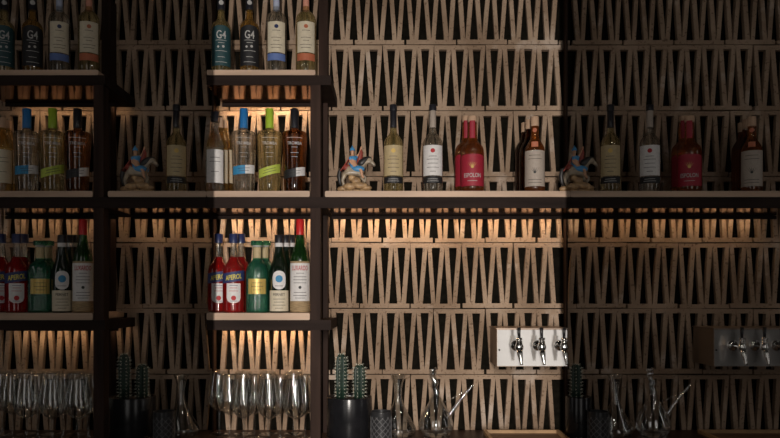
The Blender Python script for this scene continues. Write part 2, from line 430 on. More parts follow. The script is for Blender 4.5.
# ------------------------------------------------------------------ shelving
def shelving(off, x0, x1, label, cabs=True, open_from=None, postd=0.05):
    t = empty('shelving_unit', (0, 0, 0), label, 'shelves')
    def board(xa, xb, py0, py1): MB().rbox(xa, xb, -0.002, S-0.002, PZ(py1), PZ(py0), 0.005).build('shelf_board', M['pale_wood'], t)
    def beam(xa, xb, py0, py1, nm='beam'):
        MB().box(xa, xb, 0.0, S-0.001, PZ(py1), PZ(py0)-0.0002).build('beam', M['beam'], t)
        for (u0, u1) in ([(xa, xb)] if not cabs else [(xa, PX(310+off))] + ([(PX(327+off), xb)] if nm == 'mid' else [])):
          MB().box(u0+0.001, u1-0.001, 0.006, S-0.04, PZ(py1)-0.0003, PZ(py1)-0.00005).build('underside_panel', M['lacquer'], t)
    def chan(xa, xb, py1):
        mb = MB().box(xa, xb, S-0.068, S-0.062, PZ(py1)-0.015, PZ(py1)-0.0016)
        mb.box(xa, xb, S-0.062, S-0.032, PZ(py1)-0.0035, PZ(py1)-0.0016)
        mb.build('light_channel', M['beam'], t)
    if cabs:
        ce = PX(309.8+off)
        for (a, b, c, e) in ((70, 75.2, 85, 'top'), (191, 197, 208, 'mid'), (313, 320, 330, 'low')):
            board(x0, ce + (0.02 if e == 'top' else 0), a, b)
            beam(x0, PX((331 if not off else 322)+off) if e != 'mid' else x1, b, c, e)
            chan(x0, PX(310+off), c)
        # slim posts at the front, and posts of the same width at the wall
        fx0, fx1 = PX(310.3+off), PX(320.4+off)
        for (a, b) in ((85, 197), (208, 320), (330, None)):
            zb = CZ+0.0005 if b is None else PZ(b)
            MB().box(fx0, fx1, 0.001, postd, zb, PZ(a)).build('post', M['dark_wood'], t)
        rx0, rx1 = PX(318.7+off, S-0.06), PX(327.6+off, S-0.06)
        if off: rx0, rx1 = PX(103+off+217-217 if False else 101.5, S-0.06), PX(110.5, S-0.06)
        MB().box(rx0, rx1, S-0.06, S-0.001, CZ+0.0005, PZ(-30)).build('rear_post', M['dark_wood'], t)
        board(PX(325+off), x1, 191, 197)
        chan(PX(326+off), x1, 208)
    else:
        board(x0, x1, 191, 197); beam(x0, x1, 197, 208); chan(x0, x1, 208)
    return t
shelving(0, XL, XR, 'brightly lit dark wood shelving with pale boards in the middle bay')
shelving(-217, PX(-30), XL-0.0008, 'dimly lit dark wood shelving with pale boards in the left bay')
shelving(217, XR+0.0008, PX(812), 'long dim shelf with a pale board in the right bay', cabs=False)

SH = {'top': PZ(70), 'mid': PZ(191), 'low': PZ(313), 'counter': CZ}

# ------------------------------------------------------------------ bottles
ITEMS = []     # (root, px, Y, base label, group)
def item(root, px, Y, words, group=None): ITEMS.append([root, px, Y, words, group])

class Bottle:
    def __init__(s, name, px, Y, shelf, words, group=None, cat='bottle', rz=0.0):
        s.px, s.Y, s.k = px, Y, sz(Y); s.z0 = SH[shelf]+0.0003
        s.root = empty(name, (PX(px, Y), Y, s.z0), None, cat, None, rz + math.atan2(PX(px, Y), D+Y)*-1.0)
        item(s.root, px, Y, words, group)
    def z(s, py): return PZ(py, s.Y) - s.z0
    def body(s, prof, mat, name='glass_body', n=40, rmod=None):
        """prof: (py, half width px) bottom to top; first py None = the shelf"""
        P = [(0 if p is None else s.z(p), h*s.k) for p, h in prof]
        r0 = P[0][1]
        pr = [(0, 0.002), (r0*0.75, 0.0012), (r0*0.93, 0.0), (r0, 0.003)]
        sm_ = smooth([(z, r) for z, r in P[1:]] if P[0][0] <= 0.003 else P)
        pr += [(r, z) for z, r in sm_] + [(0, P[-1][0])]
        return MB().lathe(pr, n, rmod=rmod).build(name, mat, s.root)
    def cap(s, py0, py1, h, mat, name='cap', h2=None):
        a, b = s.z(py1), s.z(py0); h2 = h2 or h; e = 0.0008
        pr = [(0, a), (h*s.k, a), (h*s.k, a+e), (h2*s.k, b-e), (h2*s.k-e, b), (0, b)]
        return MB().lathe(pr, 28).build(name, mat, s.root)
    def label(s, py0, py1, r, mat, half=None, slope=0.0, arch=0.0, roundb=0.0, name='label', a0=None, a1=None):
        R_ = r*s.k + 0.0002
        if a0 is None:
            a = math.asin(min(0.96, (half or r*0.9)/r)); a0, a1 = -a, a
        o = patch(R_, a0, a1, s.z(py1), s.z(py0), slope, arch=arch*s.k, roundb=roundb*s.k).build(name, mat, s.root)
        return o
    def text(s, lst, r, mat, parent=None, name='lettering'):
        """lst: ('t', text, py, height px, width px, slope, a) | ('r', py, half px[, slope]) | ('d', py, radius px)"""
        mb = MB(); R_ = r*s.k
        for e in lst:
            if e[0] == 't':
                _, t, py, h, wd, *rest = e
                letters(mb, t, s.z(py), h*s.k, R_, wd*s.k if wd else None, *(rest or []))
            elif e[0] == 'r': rule(mb, s.z(e[1]), 0.45*s.k, e[2]*s.k, R_, slope=e[3] if len(e) > 3 else 0)
            elif e[0] == 'd': disc_on(mb, s.z(e[1]), e[2]*s.k, R_, a=e[3] if len(e) > 3 else 0)
            elif e[0] == 'fan':
                py, rad = e[1], e[2]
                for q in range(-4, 5):
                    an = q*0.33; L = rad*s.k; x1 = math.sin(an)*L; z1 = math.cos(an)*L; wv = 0.5*s.k
                    pts = [(-wv, 0), (wv, 0), (x1, z1)]
                    b = s.z(py); vs = [((R_+0.0008)*math.sin(x/R_), -(R_+0.0008)*math.cos(x/R_), b+z) for x, z in pts]
                    mb.add(vs, [(0, 1, 2)])
        o = mb.build(name, mat, parent or s.root); return o
def smooth(P, it=2):
    """Chaikin corner rounding of a (z, r) profile, ends kept"""
    for _ in range(it):
        Q = [P[0]]
        for (a, b), (c, d_) in zip(P, P[1:]):
            Q += [(a*0.78+c*0.22, b*0.78+d_*0.22), (a*0.22+c*0.78, b*0.22+d_*0.78)]
        Q.append(P[-1]); P = Q
    return P

# --- top shelf
def agave(px, col, inkm, liq, words):
    b = Bottle('spirit_bottle', px, 0.075, 'top', words)
    b.body([(None, 9.0), (68, 9.6), (30, 9.7), (25, 8.8), (21, 5.0), (18, 3.3), (8, 3.2), (-4, 3.2)], liq)
    b.cap(-16, -1, 4.4, M['black_foil'])
    tg = b.cap(-1, 10.5, 3.9, M['black_foil'], 'neck_sleeve')
    b.text([('d', 4, 2.4)], 3.9, M['silver_ink'], tg, 'seal')
    l = b.label(28.5, 68.5, 9.7, col, half=9.0, arch=5)
    b.text([('t', 'G4', 38, 8.2, 9.5), ('r', 43.5, 5.5), ('r', 46, 3), ('r', 54, 6), ('r', 60, 3.5), ('r', 65, 6), ('d', 49.5, 1.3, 0.2), ('d', 50, 1.1, -0.3)], 9.85, inkm, l)
agave(221.2, M['teal_paper'], M['silver_ink'], M['pale'], 'spirit bottle with arched teal label')
agave(249.6, M['black_paper'], M['silver_ink'], M['gold'], 'amber spirit bottle with arched black label')
def tall(px, liq, foil, band, ink, words):
    b = Bottle('spirit_bottle', px, 0.085, 'top', words)
    b.body([(None, 9.2), (67, 10.2), (22, 10.3), (16, 9.0), (12.5, 5.0), (10, 3.2), (0, 2.9), (-20, 2.9)], liq)
    b.cap(-24, -12, 3.6, M['cork'], 'stopper')
    b.cap(-12, 11, 3.15, foil, 'neck_sleeve')
    l = b.label(25, 55.5, 10.3, M['cream_paper'], half=8.3)
    b.text([('t', 'TEQUILA', 37.5, 2.2, 11), ('r', 34, 4), ('r', 41, 5), ('r', 44, 3), ('r', 48, 6), ('r', 51, 5)][1:], 10.45, M['ink'], l)
    b.text([('d', 30, 2.0)], 10.45, ink, l, 'emblem')
    b.label(56.5, 63.5, 10.3, band, half=8.5, name='band_label')
tall(276.4, M['clear'], M['lilac_foil'], M['blue_paper'], M['navy_foil'], 'clear tall bottle with cream label above a blue band')
tall(306.0, M['pale'], M['salmon_foil'], M['orange_paper'], M['orange_paper'], 'pale tall bottle with cream label above an orange band')

# --- second shelf
def tromba(px, liq, foil, mats, slope, y0, words, half_split=False):
    b = Bottle('spirit_bottle', px, 0.075, 'mid', words)
    b.body([(None, 9.6), (188, 10.6), (140, 12.3), (134.5, 12.4), (132.2, 11.0), (131.2, 4.5), (129, 3.3), (118, 3.3)], liq)
    b.cap(109, 128.5, 4.1, foil, 'neck_sleeve')
    b.text([('t', 'TROMBA', 145.5, 3.0, 15), ('r', 149.5, 3), ('r', 155, 4), ('r', 159, 3), ('r', 140, 8)], 12.35, M['silver_ink'])
    if half_split:
        a = math.asin(0.9)
        b.label(y0, y0+8.5, 11.4, mats[0], a0=-a, a1=0.12, slope=slope)
        l2 = b.label(y0, y0+8.5, 11.4, mats[1], a0=0.12, a1=a, slope=slope)
        b.text([('r', y0+3, 6, slope), ('r', y0+5.5, 5, slope)], 11.6, M['ink'], l2)
    else:
        l = b.label(y0, y0+8.5, 11.4, mats[0], half=10.3, slope=slope)
        b.text([('t', 'TEQUILA', y0+4.2, 1.4, 12, slope)][:0] + [('r', y0+3, 6, slope), ('r', y0+5.5, 7, slope)], 11.6, mats[1], l)
tromba(243.8, M['clear'], M['blue_foil'], (M['sky_paper'], M['white_paper']), 0.10, 167, 'clear square-shouldered bottle with blue neck and strip', True)
tromba(269.6, M['pale'], M['lime_foil'], (M['lime_paper'], M['ink']), 0.30, 168, 'pale square-shouldered bottle with lime neck and strip')
tromba(294.6, M['brown'], M['black_foil'], (M['black_paper'], M['white_paper']), 0.20, 170, 'brown square-shouldered bottle with black neck and strip', True)
def round_spirit(px, Y, liq, words, top=112, rad=9.2, lab_m=None, capm=None, py_sh=150, lab=(151, 184), name='spirit_bottle', shelf='mid', group=None, ln=True):
    b = Bottle(name, px, Y, shelf, words, group)
    b.body([(None, rad*0.95), (188, rad), (py_sh, rad), (py_sh-9, rad*0.8), (py_sh-19, 3.6), (py_sh-24, 3.0), (top+3, 3.0)], liq)
    b.cap(top, top+10, 3.7, capm or M['cork'], 'stopper')
    if lab_m:
        l = b.label(lab[0], lab[1], rad, lab_m, half=rad*0.86)
        if ln: b.text([('r', lab[0]+8, rad*.5), ('r', lab[0]+12, rad*.6), ('r', lab[0]+22, rad*.4)], rad+0.1, M['ink'], l)
round_spirit(215.0, 0.075, M['clear'], 'clear bottle with tall white label, leftmost on second shelf', lab_m=M['white_paper'], capm=M['black_foil'])
round_spirit(219.5, 0.155, M['gold'], 'golden bottle just behind the white labelled one', top=118, py_sh=148, lab_m=M['cream_paper'])
round_spirit(224.5, 0.235, M['gold'], 'golden bottle furthest back in the second shelf corner', top=121, py_sh=148, lab_m=M['cream_paper'])

# --- third shelf
def aperitif(px, Y, words, dy=0, lbl=True):
    b = Bottle('aperitif_bottle', px, Y, 'low', words)
    b.body([(None, 9.8), (311, 10.6), (290, 10.8), (272, 10.6), (266, 9.2), (261, 5.4), (257, 3.6)], M['red'])
    b.body([(257+dy*0, 3.5), (250, 3.0), (240, 2.8)], M['clear'], 'neck')
    b.cap(234, 243, 4.3, M['navy_foil'])
    if lbl:
        l = b.label(272, 282, 10.8, M['navy_paper'], half=10.3, slope=0.16)
        b.text([('t', 'APEROL', 277.2, 5.0, 16.5, 0.16)], 11.0, M['yellow_ink'], l)
        l2 = b.label(283.5, 303, 10.75, M['white_paper'], half=6.6, roundb=5, name='lower_label')
        b.text([('r', 288, 3.5), ('r', 291, 4.5), ('d', 298, 2.4)], 10.9, M['red_ink'], l2)
        b.text([('r', 301, 3.5), ('r', 285.5, 4)], 10.9, M['navy_paper'], l2)
aperitif(233.6, 0.07, 'bright red aperitif bottle with blue diagonal label and navy cap')
aperitif(218.6, 0.162, 'red aperitif bottle behind, furthest left on the third shelf')
aperitif(240.8, 0.165, 'red aperitif bottle mostly hidden behind its twin', lbl=False)
def bergamot(px, Y, words, lbl=True):
    b = Bottle('liqueur_bottle', px, Y, 'low', words)
    flute = lambda a, z: 1 + (0.06*abs(math.cos(a*12)) if z < b.z(270) else 0)
    b.body([(None, 10.2), (311, 10.6), (270, 10.6), (265, 9.8), (261, 5.0), (258, 4.2), (246, 4.0)], M['teal'], n=96, rmod=flute)
    b.cap(241, 245.5, 6.2, M['teal'], 'stopper'); b.cap(245.5, 247, 4.6, M['silver_ink'], 'collar')
    l0 = b.label(247.5, 259, 4.2, M['tan_paper'], half=3.6, name='neck_label')
    if lbl:
        l = b.label(279, 294, 11.05, M['gold_paper'], half=8.4)
        b.text([('r', 283, 5), ('r', 286.5, 6), ('r', 290, 4)], 11.2, M['ink'], l)
bergamot(257.2, 0.07, 'fluted sea green bottle with flat stopper and gold label')
bergamot(264.5, 0.178, 'fluted green bottle mostly hidden behind the gold labelled one', lbl=False)
def bitter(px, Y, words, lbl=True):
    b = Bottle('bitter_bottle', px, Y, 'low', words)
    b.body([(None, 9.2), (311, 9.9), (275, 9.9), (268, 9.0), (258, 5.6), (248, 3.9), (240, 3.6)], M['olive'])
    b.cap(235, 243, 4.3, M['black_foil'])
    b.cap(243, 247, 4.2, M['white_paper'], 'neck_band')
    if lbl:
        l = b.label(271, 289.5, 9.9, M['white_paper'], half=6.2, arch=6, roundb=6, name='round_label')
        b.text([('d', 279, 3.6)], 10.1, M['sky_paper'], l, 'emblem')
        b.text([('r', 286, 4)], 10.1, M['ink'], l)
        l2 = b.label(290.5, 311, 9.95, M['cream_paper'], half=9.0, name='lower_label')
        b.text([('t', 'FERNET', 294.5, 2.6, 12), ('r', 299, 6), ('r', 302, 5), ('r', 305, 6.5), ('r', 308, 4)], 10.1, M['ink'], l2)
bitter(279.1, 0.07, 'dark green bitter bottle with round blue emblem and cream label')
bitter(285.4, 0.157, 'dark green bottle directly behind the cream labelled bitter', lbl=False)
bitter(291.0, 0.235, 'dark green bottle furthest back of the three bitters', lbl=False)
def maraschino(px, Y, words):
    b = Bottle('liqueur_bottle', px, Y, 'low', words)
    b.body([(264, 9.2), (258, 9.2), (253, 8.0), (245, 5.0), (237, 3.7), (228, 3.5)], M['green'])
    b.cap(219.5, 235, 3.9, M['red_foil'], 'foil_cap')
    b.body([(None, 9.6), (311, 10.1), (285, 10.1), (266, 10.0), (261.5, 9.4)], M['straw'], 'straw_wrapping')
    l = b.label(263.5, 301, 10.15, M['white_paper'], half=9.3)
    b.text([('t', 'LUXARDO', 268.3, 4.8, 16.5)], 10.4, M['red_ink'], l)
    b.text([('r', 273.5, 4), ('r', 277, 6.5), ('r', 280, 7), ('r', 283, 6.5), ('r', 292.5, 6.5), ('r', 295.5, 7), ('r', 298, 5), ('d', 287.5, 1.5)], 10.4, M['ink'], l, 'print')
maraschino(300.0, 0.07, 'straw wrapped green liqueur bottle with red cap and white label')

# --- long open shelf
def lone(px, liq, foil, paper, words, cap=(105, 128), hw=9.9, sh=146, ph=3.7):
    b = Bottle('spirit_bottle', px, 0.08, 'mid', words)
    b.body([(None, hw*0.95), (188, hw), (sh, hw), (sh-6, hw*0.88), (sh-11, hw*0.5), (sh-14, 3.2), (cap[0]+5, 2.7)], liq)
    b.cap(cap[0], cap[0]+6, ph, M['black_foil'] if foil is not None else M['cork'])
    if foil is not None: b.cap(cap[0]+6, cap[1], 3.3, foil, 'neck_sleeve')
    l = b.label(147, 177, hw+0.02, paper, half=hw*0.9)
    b.text([('r', 158, 4), ('t', '', 0, 0, 0)][:1] + [('r', 161, 6), ('r', 165, 5), ('r', 169, 6), ('r', 173, 3)], hw+0.2, M['ink'], l)
    b.text([('d', 152.5, 2.2)], hw+0.2, M['gold_ink'] if paper is M['tan_paper'] else M['red_ink'], l, 'emblem')
    l2 = b.label(178, 184.5, hw+0.02, M['black_paper'], half=hw*0.9, name='band_label')
    b.text([('r', 180.5, 5), ('r', 182.5, 6)], hw+0.2, M['silver_ink'], l2)
lone(393.4, M['pale'], M['black_foil'], M['tan_paper'], 'pale spirit bottle with black capsule and tan label')
lone(432.8, M['clear'], M['grey_paper'], M['white_paper'], 'clear spirit bottle with slim grey capsule and white label', hw=10.2)
def reposado(px, Y, words, lbl=True):
    b = Bottle('spirit_bottle', px, Y, 'mid', words)
    b.body([(None, 11.0), (188, 11.6), (153, 11.8), (147, 10.6), (143, 6.5), (139, 4.6), (123, 4.3)], M['amber'])
    b.cap(116.5, 122, 4.7, M['cork'], 'stopper')
    b.label(121.5, 139, 4.75, M['crimson_paper'], half=2.6, name='neck_label')
    l = b.label(156, 187.5, 11.85, M['crimson_paper'], half=11.0, arch=2)
    if lbl:
        b.text([('fan', 170, 7)], 12.0, M['gold_ink'], l, 'emblem')
        b.text([('t', 'ESPOLON', 177, 4.2, 17, 0, 0, 0.0007, -3)][:0] + [('t', 'ESPOLON', 177, 4.2, 17.5), ('r', 182.5, 5)], 12.0, M['silver_ink'], l)
reposado(472.4, 0.075, 'amber bottle with crimson label and gold agave emblem')
reposado(466.6, 0.17, 'amber bottle behind the crimson labelled one', lbl=False)
def mezcal(px, Y, words, lbl=True, top=117):
    b = Bottle('mezcal_bottle', px, Y, 'mid', words)
    b.body([(None, 9.6), (188, 10.0), (151, 10.0), (146, 8.6), (140, 4.8), (136, 3.9), (top+6, 3.7)], M['rum'] if not lbl else M['amber'])
    b.cap(top, top+9.5, 4.1, M['cork'], 'stopper')
    if lbl:
        b.text([('d', 131, 2.1)], 4.2, M['orange_paper'], None, 'wax_seal')
        l0 = b.label(143.5, 148.5, 9.2, M['orange_paper'], half=3.2, name='shoulder_seal')
        l = b.label(152, 187.5, 10.05, M['grey_paper'], half=9.5)
        b.text([('r', 157, 6), ('r', 160.5, 7), ('t', '', 0, 0, 0), ('r', 184, 7)][:2] + [('r', 181, 7), ('r', 184, 7)], 10.2, M['ink'], l)
        b.text([('fan', 175, 7)], 10.2, M['ink'], l, 'emblem')
mezcal(534.8, 0.07, 'corked mezcal bottle with greyish label and orange seal')
mezcal(529.4, 0.155, 'dark bottle directly behind the greyish labelled mezcal', lbl=False, top=120)
mezcal(525.2, 0.24, 'dark bottle furthest back of the three mezcals', lbl=False, top=123)

# ------------------------------------------------------------------ wine glasses
def wine_glass(px, Y, words):
    k_ = K*1.03; z0 = CZ+0.0004
    t = empty('wine_glass', (PX(px, Y), Y, z0), None, 'glass')
    pr = []
    H = 0.242
    for z, r in ((0.090, 0.0036), (0.094, 0.008), (0.101, 0.020), (0.112, 0.034), (0.127, 0.0425), (0.145, 0.0465), (0.165, 0.0458), (0.190, 0.043), (0.215, 0.0375), (H, 0.0325)):
        pr.append((z, r))
    pr = smooth(pr, 1)
    th = 0.0009
    outer = [(0, pr[0][0]-0.0005)] + [(r, z) for z, r in pr]; inner = [(max(r-th, 0.0005), z+(0.0035 if z < 0.1 else 0.0008)) for z, r in pr][:0:-1] + [(0, pr[0][0]+0.003)]
    MB().lathe(outer + inner, 40).build('bowl', M['wine'], t)
    MB().lathe([(0, 0.0893), (0.0036, 0.0893), (0.0032, 0.08), (0.0030, 0.05), (0.0034, 0.02), (0.0052, 0.008), (0.009, 0.0052), (0, 0.0052)][::-1], 16).build('stem', M['wine'], t)
    MB().lathe([(0, 0), (0.036, 0), (0.0368, 0.0008), (0.036, 0.0014), (0.02, 0.003), (0.009, 0.0045), (0, 0.005)], 40).build('foot', M['wine'], t)
    item(t, px, Y, words, 'stemmed wine glasses on the counter')
for px, Y, wd in ((295.8, 0.01, 'front wine glass beside the dark post'), (269.8, 0.015, 'front wine glass, second from the dark post'),
                  (243.8, 0.03, 'front wine glass, third from the dark post'), (229.6, 0.115, 'wine glass of the middle row, nearest the bay edge'),
                  (254.6, 0.125, 'wine glass of the middle row, behind the gap of front ones'), (280.2, 0.118, 'wine glass of the middle row, second from the post'),
                  (305.4, 0.125, 'wine glass behind the front one beside the post'), (219.2, 0.205, 'back row wine glass at the bay edge'),
                  (243.5, 0.215, 'back row wine glass against the wall, second from the edge'), (268.0, 0.215, 'back row wine glass against the wall, third from the edge'), (293.6, 0.218, 'back row wine glass against the wall near the post')):
    wine_glass(px, Y, wd)

# ------------------------------------------------------------------ potted cactus
def potted_cactus(px, Y, words, stems=((341.2, 353.5, 5.6), (359.2, 364, 5.8)), pot=(349.3, 22.4)):
    k_ = sz(Y); z0 = CZ+0.0004
    t = empty('potted_cactus', (PX(px, Y), Y, z0), None, 'plant')
    zt = PZ(396, Y)-z0; R_ = pot[1]*k_
    pr = [(0, 0.006), (R_*0.93, 0.006), (R_*0.96, 0.010), (R_, 0.02), (R_, zt-0.004), (R_-0.001, zt), (R_-0.006, zt), (R_-0.007, zt-0.014), (R_-0.007, zt-0.02), (0, zt-0.02)]
    MB().lathe(pr, 56).build('pot', M['pot'], t)
    MB().lathe([(0, 0), (R_*0.96, 0), (R_*1.02, 0.012), (R_*1.0, 0.013), (R_*0.92, 0.0055), (0, 0.0055)], 56).build('saucer', M['pot'], t)
    MB().lathe([(0, zt-0.0198), (R_-0.0072, zt-0.0198), (R_-0.0072, zt-0.012), (0, zt-0.007)], 40).build('soil', M['soil'], t)
    rnd = random.Random(5)
    for (sx_, top, hw) in stems:
        dx = (sx_-px)*k_; H = PZ(top, Y)-z0; r = hw*k_; zb = zt-0.012
        N = 7
        rm = lambda a, z: 0.72 + 0.30*abs(math.cos(a*N/2))**1.5
        prof = [(0, zb), (r*0.86, zb), (r*0.95, zb+(H-zb)*0.3), (r, zb+(H-zb)*0.6), (r*0.96, zb+(H-zb)*0.82), (r*0.75, zb+(H-zb)*0.94), (r*0.4, H-0.002), (0, H)]
        st = MB().lathe(prof, 70, (dx, 0), rmod=rm).build('cactus_stem', M['cactus'], t)
        sp = MB()
        for i in range(N*2//1):
            if i >= N: break
            a = 2*PI*i/N
            nz = int((H-zb)/0.0125)
            for j in range(1, nz+1):
                z = zb + (H-zb)*j/nz*0.99
                f = 1.0 if z < zb+(H-zb)*0.85 else math.sqrt(max(0.02, 1-((z-zb-(H-zb)*0.85)/((H-zb)*0.155))**2))
                c = Vector((dx + r*1.0*f*math.cos(a), r*1.0*f*math.sin(a), z))
                for q in range(6):
                    dv = Vector((math.cos(a)+rnd.uniform(-.9, .9), math.sin(a)+rnd.uniform(-.9, .9), rnd.uniform(-.8, .9))).normalized()*rnd.uniform(.005, .011)
                    e = c+dv; sp.tube([(c.x, c.y, c.z, 0.00045), (e.x, e.y, e.z, 0.00018)], 3, False)
                sp.ellipsoid(c, (0.0016, 0.0016, 0.0016), 6, 4)
        o = sp.build('spines', M['spine'], st); o['kind'] = 'stuff'
    return t
CY = 0.13
tag(potted_cactus(349.3, CY, ''), 'black glazed pot holding two spiny column cactuses, in the bright middle bay', 'plant')
tag(potted_cactus(349.3-217, CY, '', ((341.2-217, 353.5, 5.6), (359.2-217, 364, 5.8))), 'black glazed pot holding two column cactuses, in the dim left bay', 'plant')
tag(potted_cactus(578.5, CY, '', ((576.0, 364, 5.6),), (578.5, 12.6)), 'small black pot holding one column cactus, in the dim right bay', 'plant')

# ------------------------------------------------------------------ patterned cup, carafe, porron
def cup(px, Y, words):
    k_ = sz(Y); z0 = CZ+0.0004; H = PZ(411, Y)-z0; R_ = 10.6*k_
    t = empty('patterned_cup', (PX(px, Y), Y, z0), None, 'cup')
    mb = MB(); prof = [(0, 0)]; nz = 44
    for j in range(nz+1):
        z = H*j/nz; prof.append((R_*(0.93+0.07*min(1, j/8)), z))
    def rm(a, z):
        if z < H*0.10 or z > H*0.84: return 1.0
        u = a*11/(2*PI); v = z/H*3.4
        d1 = abs(((u+v) % 1)-0.5)*2; d2 = abs(((u-v) % 1)-0.5)*2
        return 0.985
    mb.lathe(prof + [(R_-0.0025, H)], 132, rmod=rm).lathe([(R_-0.0025, H), (R_-0.003, H*0.15), (0, H*0.12)], 48)
    mb.build('cup_body', M['cup'], t)
    lt = MB()
    for i in range(11):
        for sg in (-1, 1):
            pa = []
            for j in range(21):
                z = H*(0.10+0.74*j/20); a = 2*PI*i/11 + sg*2.1*j/20*1.0
                pa.append((R_*0.995*math.cos(a), R_*0.995*math.sin(a), z, 0.0011))
            lt.tube(pa, 5)
    lt.build('lattice_relief', M['lattice'], t)['kind'] = 'stuff'
    item(t, px, Y, words)
cup(381.2, 0.068, 'small black cup with a diamond lattice relief')
def carafe(px, Y, words):
    k_ = sz(Y); z0 = CZ+0.0004
    t = empty('wine_carafe', (PX(px, Y), Y, z0), None, 'carafe')
    Z = lambda p: PZ(p, Y)-z0
    out = [(0.0, 17.0), (Z(430), 18.2), (Z(427), 17.5), (Z(420), 13.5), (Z(411), 8.6), (Z(403), 5.0), (Z(396), 3.6), (Z(390), 3.6), (Z(383), 4.6), (Z(375), 7.6)]
    out = smooth([(z, r*k_) for z, r in out], 2)
    prof = [(0, 0.0)] + [(r, z) for z, r in out] + [(max(r-0.0014, 0.0006), z) for z, r in out[::-1] if z > 0.005] + [(0, 0.005)]
    MB().lathe(prof, 48).build('carafe_body', M['carafe'], t)
    ring = MB(); n = 40; rr = 7.6*k_; zz = Z(375)
    for i in range(n):
        pass
    ring.tube([(rr*math.cos(2*PI*i/n), rr*math.sin(2*PI*i/n), zz, 0.0011) for i in range(n+1)], 8, False)
    ring.build('rim', M['carafe_thick'], t)
    item(t, px, Y, words)
carafe(398.2, 0.205, 'clear flared carafe with narrow waist')
def porron(px, Y, words):
    k_ = sz(Y); z0 = CZ+0.0004
    t = empty('glass_porron', (PX(px, Y), Y, z0), None, 'pitcher')
    Z = lambda p: PZ(p, Y)-z0
    body = smooth([(0.0, 13.5*k_), (Z(429), 17.2*k_), (Z(423), 17.6*k_), (Z(416), 15.2*k_), (Z(406), 9.6*k_), (Z(398), 5.0*k_), (Z(394), 3.0*k_)], 2)
    prof = [(0, 0.0)] + [(r, z) for z, r in body] + [(max(r-0.0015, 0.0006), z) for z, r in body[::-1] if z > 0.005] + [(0, 0.006)]
    MB().lathe(prof, 48).build('bulb', M['carafe'], t)
    nk = MB(); path = []
    for i in range(25):
        f = i/24; py = 395 - 26*f
        path.append(((0.4 - 4.2*f + 0.8*math.sin(f*PI*5))*k_, 0.001*math.cos(f*PI*5), Z(py), (3.0 + 1.0*math.sin(f*PI*5+1)*0.5 + (1.2 if f > 0.92 else 0))*k_))
    nk.tube(path, 18, False); nk.build('twisted_neck', M['carafe_thick'], t)
    sp = MB().tube([(10*k_, 0, Z(418), 3.6*k_), (14.5*k_, 0, Z(414), 2.6*k_), (20*k_, 0, Z(406), 1.9*k_), (28*k_, 0, Z(395), 1.4*k_), (37.5*k_, 0, Z(384.5), 0.9*k_)], 14, False)
    sp.build('spout', M['carafe_thick'], t)
    MB().tube([(7.5*k_, 0, Z(403), 0.8*k_), (14*k_, 0, Z(399.5), 0.8*k_), (26*k_, 0, Z(393), 0.75*k_), (31*k_, 0, Z(391.5), 0.7*k_)], 10).build('brace', M['carafe'], t)
    item(t, px, Y, words)
porron(436.0, 0.185, 'clear porron with twisted neck and long pointed spout')

# ------------------------------------------------------------------ tray on the counter
def tray(x0, x1, label):
    t = empty('wooden_tray', ((x0+x1)/2, 0.03, CZ+0.0004), label, 'tray')
    h = (x1-x0)/2
    MB().box(-h, h, -0.15, 0.17, 0, 0.008).build('tray_base', M['tray_wood'], t)
    r = MB(); r.box(-h, h, 0.158, 0.17, 0.008, 0.02); r.box(-h, -h+0.012, -0.15, 0.158, 0.008, 0.02); r.box(h-0.012, h, -0.15, 0.158, 0.008, 0.02)
    r.box(-h+0.012, h-0.012, -0.15, -0.138, 0.008, 0.02)
    r.build('tray_rim', M['tray_rim'], t)
tray(PX(484, 0.18), 0.655, 'warm wooden tray with golden rim, on the counter in the middle bay')
tray(PX(700, 0.18), PX(812, 0.18), 'wooden tray lying on the counter in the dim right bay')

